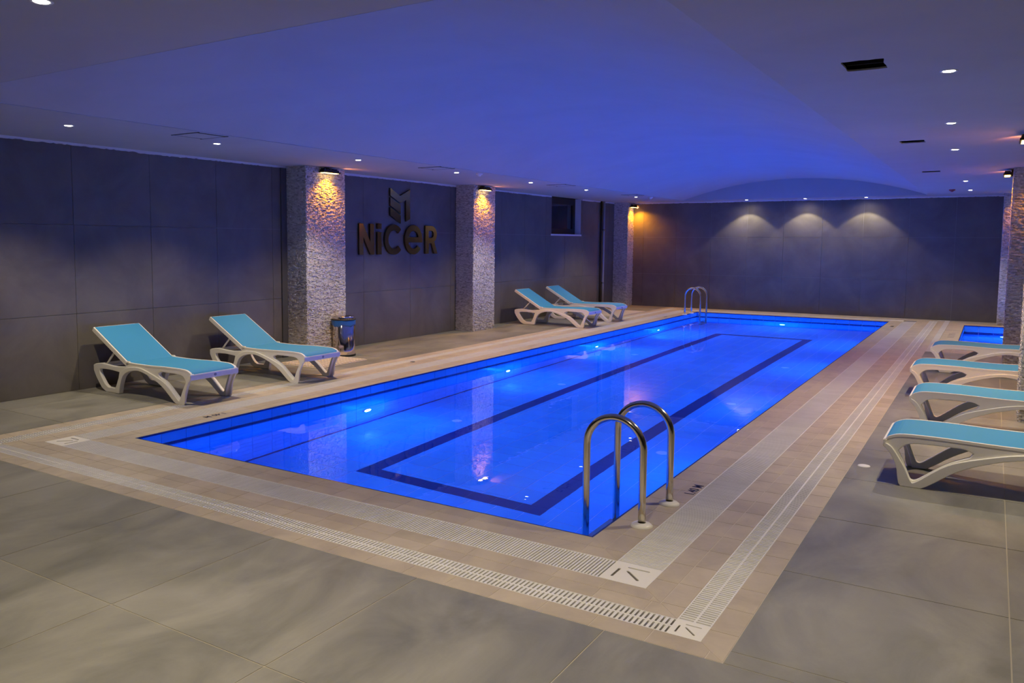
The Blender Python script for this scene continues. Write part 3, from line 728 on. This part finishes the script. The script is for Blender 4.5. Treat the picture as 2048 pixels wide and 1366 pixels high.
letter('i', [[[(6.033, zb), (6.033, 1.752), (6.136, 1.752), (6.136, zb)]], [[(6.033, 1.80), (6.033, zt+.01), (6.136, zt+.01), (6.136, 1.80)]]], 'second from left')
cC = (6.46, 1.635)
letter('C', [[arc(cC[0], cC[1], .245, .243, 42, 318, 40) + arc(cC[0], cC[1], .150, .150, 318, 42, 36)]], 'in the middle')
cE = (6.99, 1.635)
outer = [(cE[0]+.245, cE[1]-.045)] + arc(cE[0], cE[1], .245, .243, -4, 322, 44) + arc(cE[0], cE[1], .150, .150, 322, 202, 16) + [(cE[0]-.140, cE[1]-.045)]
hole = [(cE[0]-.135, cE[1]+.040)] + arc(cE[0], cE[1], .145, .150, 163, 17, 18) + [(cE[0]+.135, cE[1]+.040)]
letter('e', [[outer, hole]], 'fourth from left')
R_out = [(7.325, zb), (7.325, zt)] + arc(7.50, zt-.145, .165, .145, 90, -62, 20) + [(7.60, 1.590), (7.685, zb), (7.585, zb), (7.505, 1.575), (7.42, 1.575), (7.42, zb)]
R_hole = [(7.42, 1.665), (7.42, zt-.085)] + arc(7.50, zt-.145, .072, .062, 90, -90, 14)
letter('R', [[R_out, R_hole]], 'rightmost')

# depth markings
def marking(x, y, rz, txt, label, size=0.088):
    o = link('depth_marking', text_mesh(txt, size, 0.0004), m_navyink, None, (x, y, 0.0006)); o.rotation_euler.z = rz; tag(o, label, 'marking', 'painted depth markings')
marking(0.20, 1.165, math.pi/2, '1.40 M', 'dark 1.40 M lettering on the deck beside the near ladder')
marking(-W-0.165, 0.955, -math.pi/2, '1.40 M', 'dark 1.40 M lettering on the deck by the nearest sign wall lounger')
marking(0.16, 13.9, math.pi/2, '1.40 M', 'small dark 1.40 M lettering at the far right pool corner')
marking(-W-0.16, 13.3, -math.pi/2, '1.40 M', 'small dark 1.40 M lettering before the far ladder')
o = empty('deck_drain', (1.20, 12.4, 0)); tag(o, 'group of short dark slots in the deck beside the small pool', 'drain')
for k in range(4): box('slot', -.05, .05, k*.22, k*.22+.05, -.0004, .0008, m_channel, o)
o = link('round_cover', from_bm(lathe([(0, .006), (.030, .006), (.040, .003), (.042, 0)], 24), True), m_white, None, (1.045, 2.43, 0)); tag(o, 'small round pale floor cap in front of the nearest right lounger', 'floor cap')
for x, y, lb in ((-4.687, 4.70, 'small metal drain lid in the deck left of the steel bin'),):
    o = link('floor_drain', from_bm(lathe([(0, .003), (.030, .003), (.034, 0)], 20)), m_steel, None, (x, y, 0.0005)); tag(o, lb, 'drain')

# ------------------------------------------------------------------ ladders
def ladder(x0, y0, y1, dirx, label):
    """flanges at x0 on the deck, pool side legs at x0+dirx*0.345"""
    o = empty('pool_ladder', (x0, (y0+y1)/2, 0)); tag(o, label, 'pool ladder', 'steel pool ladders'); hy = (y1-y0)/2; r = 0.0215; ra = 0.1725; zc = 0.432
    for sy in (-hy, hy):
        pts = [(0, sy, 0.0), (0, sy, .15), (0, sy, .3)] + [(dirx*(ra-ra*math.cos(math.pi*k/20)), sy, zc+ra*math.sin(math.pi*k/20)) for k in range(21)]
        pts += [(dirx*2*ra, sy, .25), (dirx*2*ra, sy, 0), (dirx*2*ra, sy, -.5), (dirx*2*ra, sy, -.92), (dirx*(2*ra-.03), sy, -.98), (dirx*(2*ra-.12), sy, -1.0)]
        obj('rail', tube(pts, r, 20), m_steel, o, smooth=True)
        link('flange', from_bm(lathe([(.0225, .022), (.050, .016), (.062, .006), (.062, 0)], 32), True), m_plate, o, (0, sy, 0))
    for z in (-.25, -.47, -.69, -.91):
        bm = bmesh.new(); bmesh.ops.create_cube(bm, size=1, matrix=Matrix.Translation((dirx*2*ra, 0, z)) @ Matrix.Diagonal((.065, 2*hy-.03, .02, 1))); obj('step', bm, m_steel, o)
ladder(0.158, 0.319, 0.790, -1, 'chrome pool ladder at the near corner of the pool')
ladder(-3.998, 14.03, 14.50, 1, 'chrome pool ladder at the far left corner of the pool')
# ------------------------------------------------------------------ sun loungers (front edge at x=0, backrest towards -x)
def make_lounger():
    o = empty('sun_lounger')
    def fl(pts): return [(-p[0], p[1]) for p in pts]
    top = smooth_path([(0.0, .300), (.03, .322), (.115, .340), (.36, .343), (.60, .336), (.80, .334), (.97, .338)], 4)
    rear_top = smooth_path([(1.02, .300), (1.20, .284), (1.36, .292), (1.46, .298), (1.55, .287), (1.594, .270)], 4)
    rear_leg = smooth_path([(1.594, .216), (1.556, .148), (1.50, .080), (1.45, .030), (1.385, 0.0)], 4)
    arch = smooth_path([(1.14, 0.004), (1.115, .10), (1.07, .190), (.99, .243), (.88, .268), (.77, .268), (.60, .222), (.42, .140), (.26, .030)], 5)
    front = smooth_path([(.135, 0.0), (.115, .08), (.085, .165), (.055, .232), (.01, .262)], 4)
    outer = fl(top+rear_top+rear_leg+[(1.19, 0.0)]+arch+[(.225, .002)]+front)
    h1 = fl(smooth_path([(.085, .232), (.125, .276), (.20, .292), (.365, .294), (.455, .292), (.505, .270)], 4) + smooth_path([(.49, .245), (.37, .185), (.26, .100), (.195, .050), (.165, .048), (.150, .075), (.115, .165)], 4))
    h2 = fl(smooth_path([(1.145, .228), (1.30, .240), (1.46, .236), (1.49, .215), (1.47, .170), (1.40, .085), (1.345, .052)], 3) + smooth_path([(1.225, .052), (1.20, .090), (1.165, .160)], 3))
    me = curve_mesh([outer, h1, h2], 0.014, 0.006, 2); me.transform(Matrix(((1, 0, 0, 0), (0, 0, 1, 0), (0, 1, 0, 0), (0, 0, 0, 1)))); me.flip_normals(); me.materials.append(m_plastic)
    HW = 0.285
    link('side_frame', me, None, o, (0, HW-.02, 0)); link('side_frame', me, None, o, (0, -HW+.02, 0))
    # outer arch rib standing proud of the side panel
    rib_u = smooth_path([(1.20, 0.004), (1.175, .10), (1.11, .215), (1.03, .277), (.92, .303), (.77, .302), (.58, .256), (.37, .178), (.20, .045), (.165, .045), (.13, .12), (.09, .19), (.045, .255), (.0, .283)], 5)
    rib_l = smooth_path([(.0, .252), (.035, .215), (.075, .130), (.105, .0), (.225, 0.0), (.42, .140), (.60, .222), (.77, .268), (.88, .268), (.99, .243), (1.07, .190), (1.115, .10), (1.14, 0.004)], 5)
    rib_l = [(p[0], max(p[1], .0)) for p in rib_l]; rib_u = [(p[0], max(p[1], .0)) for p in rib_u]
    rm = curve_mesh([fl(rib_u+rib_l)], 0.006, 0.004, 1); rm.transform(Matrix(((1, 0, 0, 0), (0, 0, 1, 0), (0, 1, 0, 0), (0, 0, 0, 1)))); rm.flip_normals(); rm.materials.append(m_plastic)
    link('arch_rib', rm, None, o, (0, -HW-.004, 0)); link('arch_rib', rm, None, o, (0, HW+.004, 0))
    # front apron, cross bars
    bm = bmesh.new(); bmesh.ops.create_cube(bm, size=1, matrix=Matrix.Translation((-.003, 0, .278)) @ Matrix.Diagonal((.022, 2*HW+.03, .056, 1)))
    bmesh.ops.bevel(bm, geom=bm.edges, offset=.006, segments=2, affect='EDGES'); obj('front_apron', bm, m_plastic, o)
    link('badge', from_bm(lathe([(0, .004), (.014, .004), (.016, 0)], 16)), m_badge, o, (.008, 0, .278)).rotation_euler.y = math.pi/2
    for x, z, w_, t_ in ((-1.575, .255, .03, .05), (-1.02, .285, .04, .025), (-.50, .300, .05, .02)):
        bm = bmesh.new(); bmesh.ops.create_cube(bm, size=1, matrix=Matrix.Translation((x, 0, z)) @ Matrix.Diagonal((w_, 2*HW-.04, t_, 1)))
        bmesh.ops.bevel(bm, geom=bm.edges, offset=.005, segments=1, affect='EDGES'); obj('crossbar', bm, m_plastic, o)
    # seat sling and its light border
    def ribbon(prof, y0, y1, th):
        bm = bmesh.new(); n = len(prof); T = [[bm.verts.new((p[0], y, p[1])) for y in (y0, y1)] for p in prof]; B = [[bm.verts.new((p[0], y, p[1]-th)) for y in (y0, y1)] for p in prof]
        for i in range(n-1):
            bm.faces.new((T[i][0], T[i+1][0], T[i+1][1], T[i][1])); bm.faces.new((B[i][0], B[i][1], B[i+1][1], B[i+1][0]))
            bm.faces.new((T[i][0], B[i][0], B[i+1][0], T[i+1][0])); bm.faces.new((T[i][1], T[i+1][1], B[i+1][1], B[i][1]))
        bm.faces.new((T[0][0], T[0][1], B[0][1], B[0][0])); bm.faces.new((T[-1][0], B[-1][0], B[-1][1], T[-1][1]))
        bmesh.ops.recalc_face_normals(bm, faces=bm.faces); return bm
    seat = [(-p[0], p[1]) for p in smooth_path([(.006, .306), (.035, .327), (.115, .346), (.36, .348), (.60, .341), (.80, .339), (1.00, .343)], 4)]
    obj('seat_sling', ribbon(seat, -HW+.018, HW-.018, .006), m_fabric, o, smooth=False)
    for s in (-1, 1):
        y0, y1 = sorted((s*(HW-.020), s*(HW+.002))); obj('seat_edge', ribbon([(p[0], p[1]+.002) for p in seat], y0, y1, .016), m_plastic, o)
    # backrest
    hx, hz, tx, tz = -1.0, .335, -1.585, .672
    d = Vector((tx-hx, 0, tz-hz)).normalized(); nn = Vector((-d.z, 0, d.x)) if d.x > 0 else Vector((d.z, 0, -d.x)); nn = nn if nn.z > 0 else -nn; ln = math.hypot(tx-hx, tz-hz)
    def bar(a0, a1, y0, y1, t0, t1, bev=.005):
        bm = bmesh.new(); bmesh.ops.create_cube(bm, size=1)
        bmesh.ops.bevel(bm, geom=bm.edges, offset=.06, segments=1, affect='EDGES') if bev else None
        for v in bm.verts:
            a = a0+(a1-a0)*(v.co.x+.5); y = y0+(y1-y0)*(v.co.y+.5); t_ = t0+(t1-t0)*(v.co.z+.5); p = Vector((hx, 0, hz))+d*a+nn*t_; v.co = (p.x, y, p.z)
        bmesh.ops.recalc_face_normals(bm, faces=bm.faces); return bm
    bf = bar(-.02, ln, -HW+.004, -HW+.036, -.045, .004)
    obj('backrest_frame', bf, m_plastic, o); obj('backrest_frame', bar(-.02, ln, HW-.036, HW-.004, -.045, .004), m_plastic, o)
    obj('backrest_frame', bar(ln-.028, ln, -HW+.03, HW-.03, -.040, .003), m_plastic, o)
    obj('backrest_sling', bar(0.0, ln-.012, -HW+.020, HW-.020, .002, .008, 0), m_fabric, o)
    for s in (-1, 1):
        bm = bmesh.new(); bmesh.ops.create_cube(bm, size=1, matrix=Matrix.Translation((-1.0, s*(HW-.008), .345)) @ Matrix.Diagonal((.06, .03, .022, 1))); bmesh.ops.bevel(bm, geom=bm.edges, offset=.006, segments=2, affect='EDGES'); obj('hinge', bm, m_plastic, o)
        pa = Vector((hx, s*(HW-.05), hz))+d*(ln*.42)+nn*(-.03); pb = Vector((-1.44, s*(HW-.05), .270)); obj('prop', tube([pa, (pa+pb)/2, pb], .011, 8), m_plastic, o, smooth=True)
    obj('prop', tube([(-1.44, -HW+.05, .27), (-1.44, HW-.05, .27)], .011, 8), m_plastic, o, smooth=True)
    return o
proto = make_lounger(); bpy.context.view_layer.update(); index_children(proto)
spots = [(-4.69, 1.39, 0, 'turquoise sun lounger nearest the camera against the sign wall'),
         (-4.66, 2.92, 0, 'turquoise sun lounger standing before the stone pillar and bin'),
         (-4.55, 10.35, 0, 'turquoise sun lounger right of the second pillar, left of its pair'),
         (-4.60, 11.80, 0, 'turquoise sun lounger below the high window'),
         (1.205, 2.32, math.pi, 'turquoise sun lounger nearest the camera on the right side'),
         (1.215, 4.20, math.pi, 'second turquoise lounger from the camera on the right side'),
         (1.08, 6.05, math.pi, 'third turquoise lounger from the camera on the right side'),
         (1.15, 8.10, math.pi, 'farthest turquoise lounger on the right, nearest the small pool')]
for i, (x, y, rz, lb) in enumerate(spots):
    o = proto if i == 0 else copy_tree(proto)
    o.location = Vector((x, y, 0))*U; o.rotation_euler.z = rz; tag(o, lb, 'sun lounger', 'turquoise and white sun loungers')

# ------------------------------------------------------------------ steel bin
o = empty('pedal_bin', (-5.86, 4.66, 0)); tag(o, 'round polished steel bin with blue liner before the stone pillar', 'bin')
link('base_ring', from_bm(lathe([(.155, 0), (.165, .003), (.165, .022), (.158, .026)], 40), True), m_dark, o)
link('body', from_bm(lathe([(.157, .024), (.157, .50), (.150, .505)], 48), True), m_mirror, o)
bm = lathe([(.158, .425), (.163, .43), (.170, .455), (.168, .49), (.172, .503), (.166, .508)], 48)
for v in bm.verts:
    a = math.atan2(v.co.y, v.co.x); k = 1+.02*math.sin(a*7)*math.sin(a*3+1); v.co.x *= k; v.co.y *= k
    if v.co.z < .44: v.co.z += .012*math.sin(a*5)+.008*math.sin(a*11)
link('liner', from_bm(bm, True), m_bag, o)
link('rim', from_bm(lathe([(.150, .500), (.174, .506), (.174, .518), (.150, .524)], 48), True), m_dark, o)
link('lid', from_bm(lathe([(.150, .522), (.150, .548), (.140, .560), (.09, .570), (0, .574)], 48), True), m_mirror, o)

# ------------------------------------------------------------------ duckboard mats
def duckboard(x0, x1, y0, y1, n, mrow, label):
    o = empty('duckboard_mat', (x0, y0, 0)); tag(o, label, 'mat', 'slatted drainage mats'); w_, h_ = x1-x0, y1-y0
    bm = bmesh.new(); e = .018
    for q in ((0, w_, 0, e), (0, w_, h_-e, h_), (0, e, e, h_-e), (w_-e, w_, e, h_-e)):
        bmesh.ops.create_cube(bm, size=1, matrix=Matrix.Translation(((q[0]+q[1])/2, (q[2]+q[3])/2, .006)) @ Matrix.Diagonal((q[1]-q[0], q[3]-q[2], .012, 1)))
    obj('frame', bm, m_mat, o); box('base', e, w_-e, e, h_-e, 0.0005, .002, m_channel, o)
    mm = Many(); a, b = (w_-2*e)/mrow, (h_-2*e)/n
    for i in range(mrow):
        for j in range(n): mm.box(e+i*a+a*.08, e+(i+1)*a-a*.12, e+j*b+b*.30, e+(j+1)*b-b*.02, .001, .020)
    mm.build('block', m_mat, o, 'stuff')
duckboard(-6.0, -5.27, 3.53, 4.47, 15, 12, 'beige slatted drainage mat under the second lounger, beside the bin')
duckboard(-5.95, -4.98, 12.55, 14.25, 26, 20, 'beige drainage mat on the floor in the far left corner')

# pipe on the left wall
o = empty('wall_pipe', (XL+.06, 14.86, 0)); tag(o, 'grey vertical pipe rising up the left wall beside the window', 'pipe')
obj('pipe', tube([(0, 0, 0.0), (0, 0, 1.3), (0, 0, HC)], .030, 20), m_pipe, o, smooth=True)
obj('pipe', tube([(-.02, -.11, 0.0), (-.02, -.11, 1.3), (-.02, -.11, HC)], .022, 16), m_dark, o, smooth=True)  # black tube standing in for the shadow line beside the grey pipe
for z in (.6, 1.9): link('clamp', from_bm(lathe([(.031, 0), (.035, 0), (.035, .03), (.031, .03)], 20)), m_steel, o, (0, 0, z))
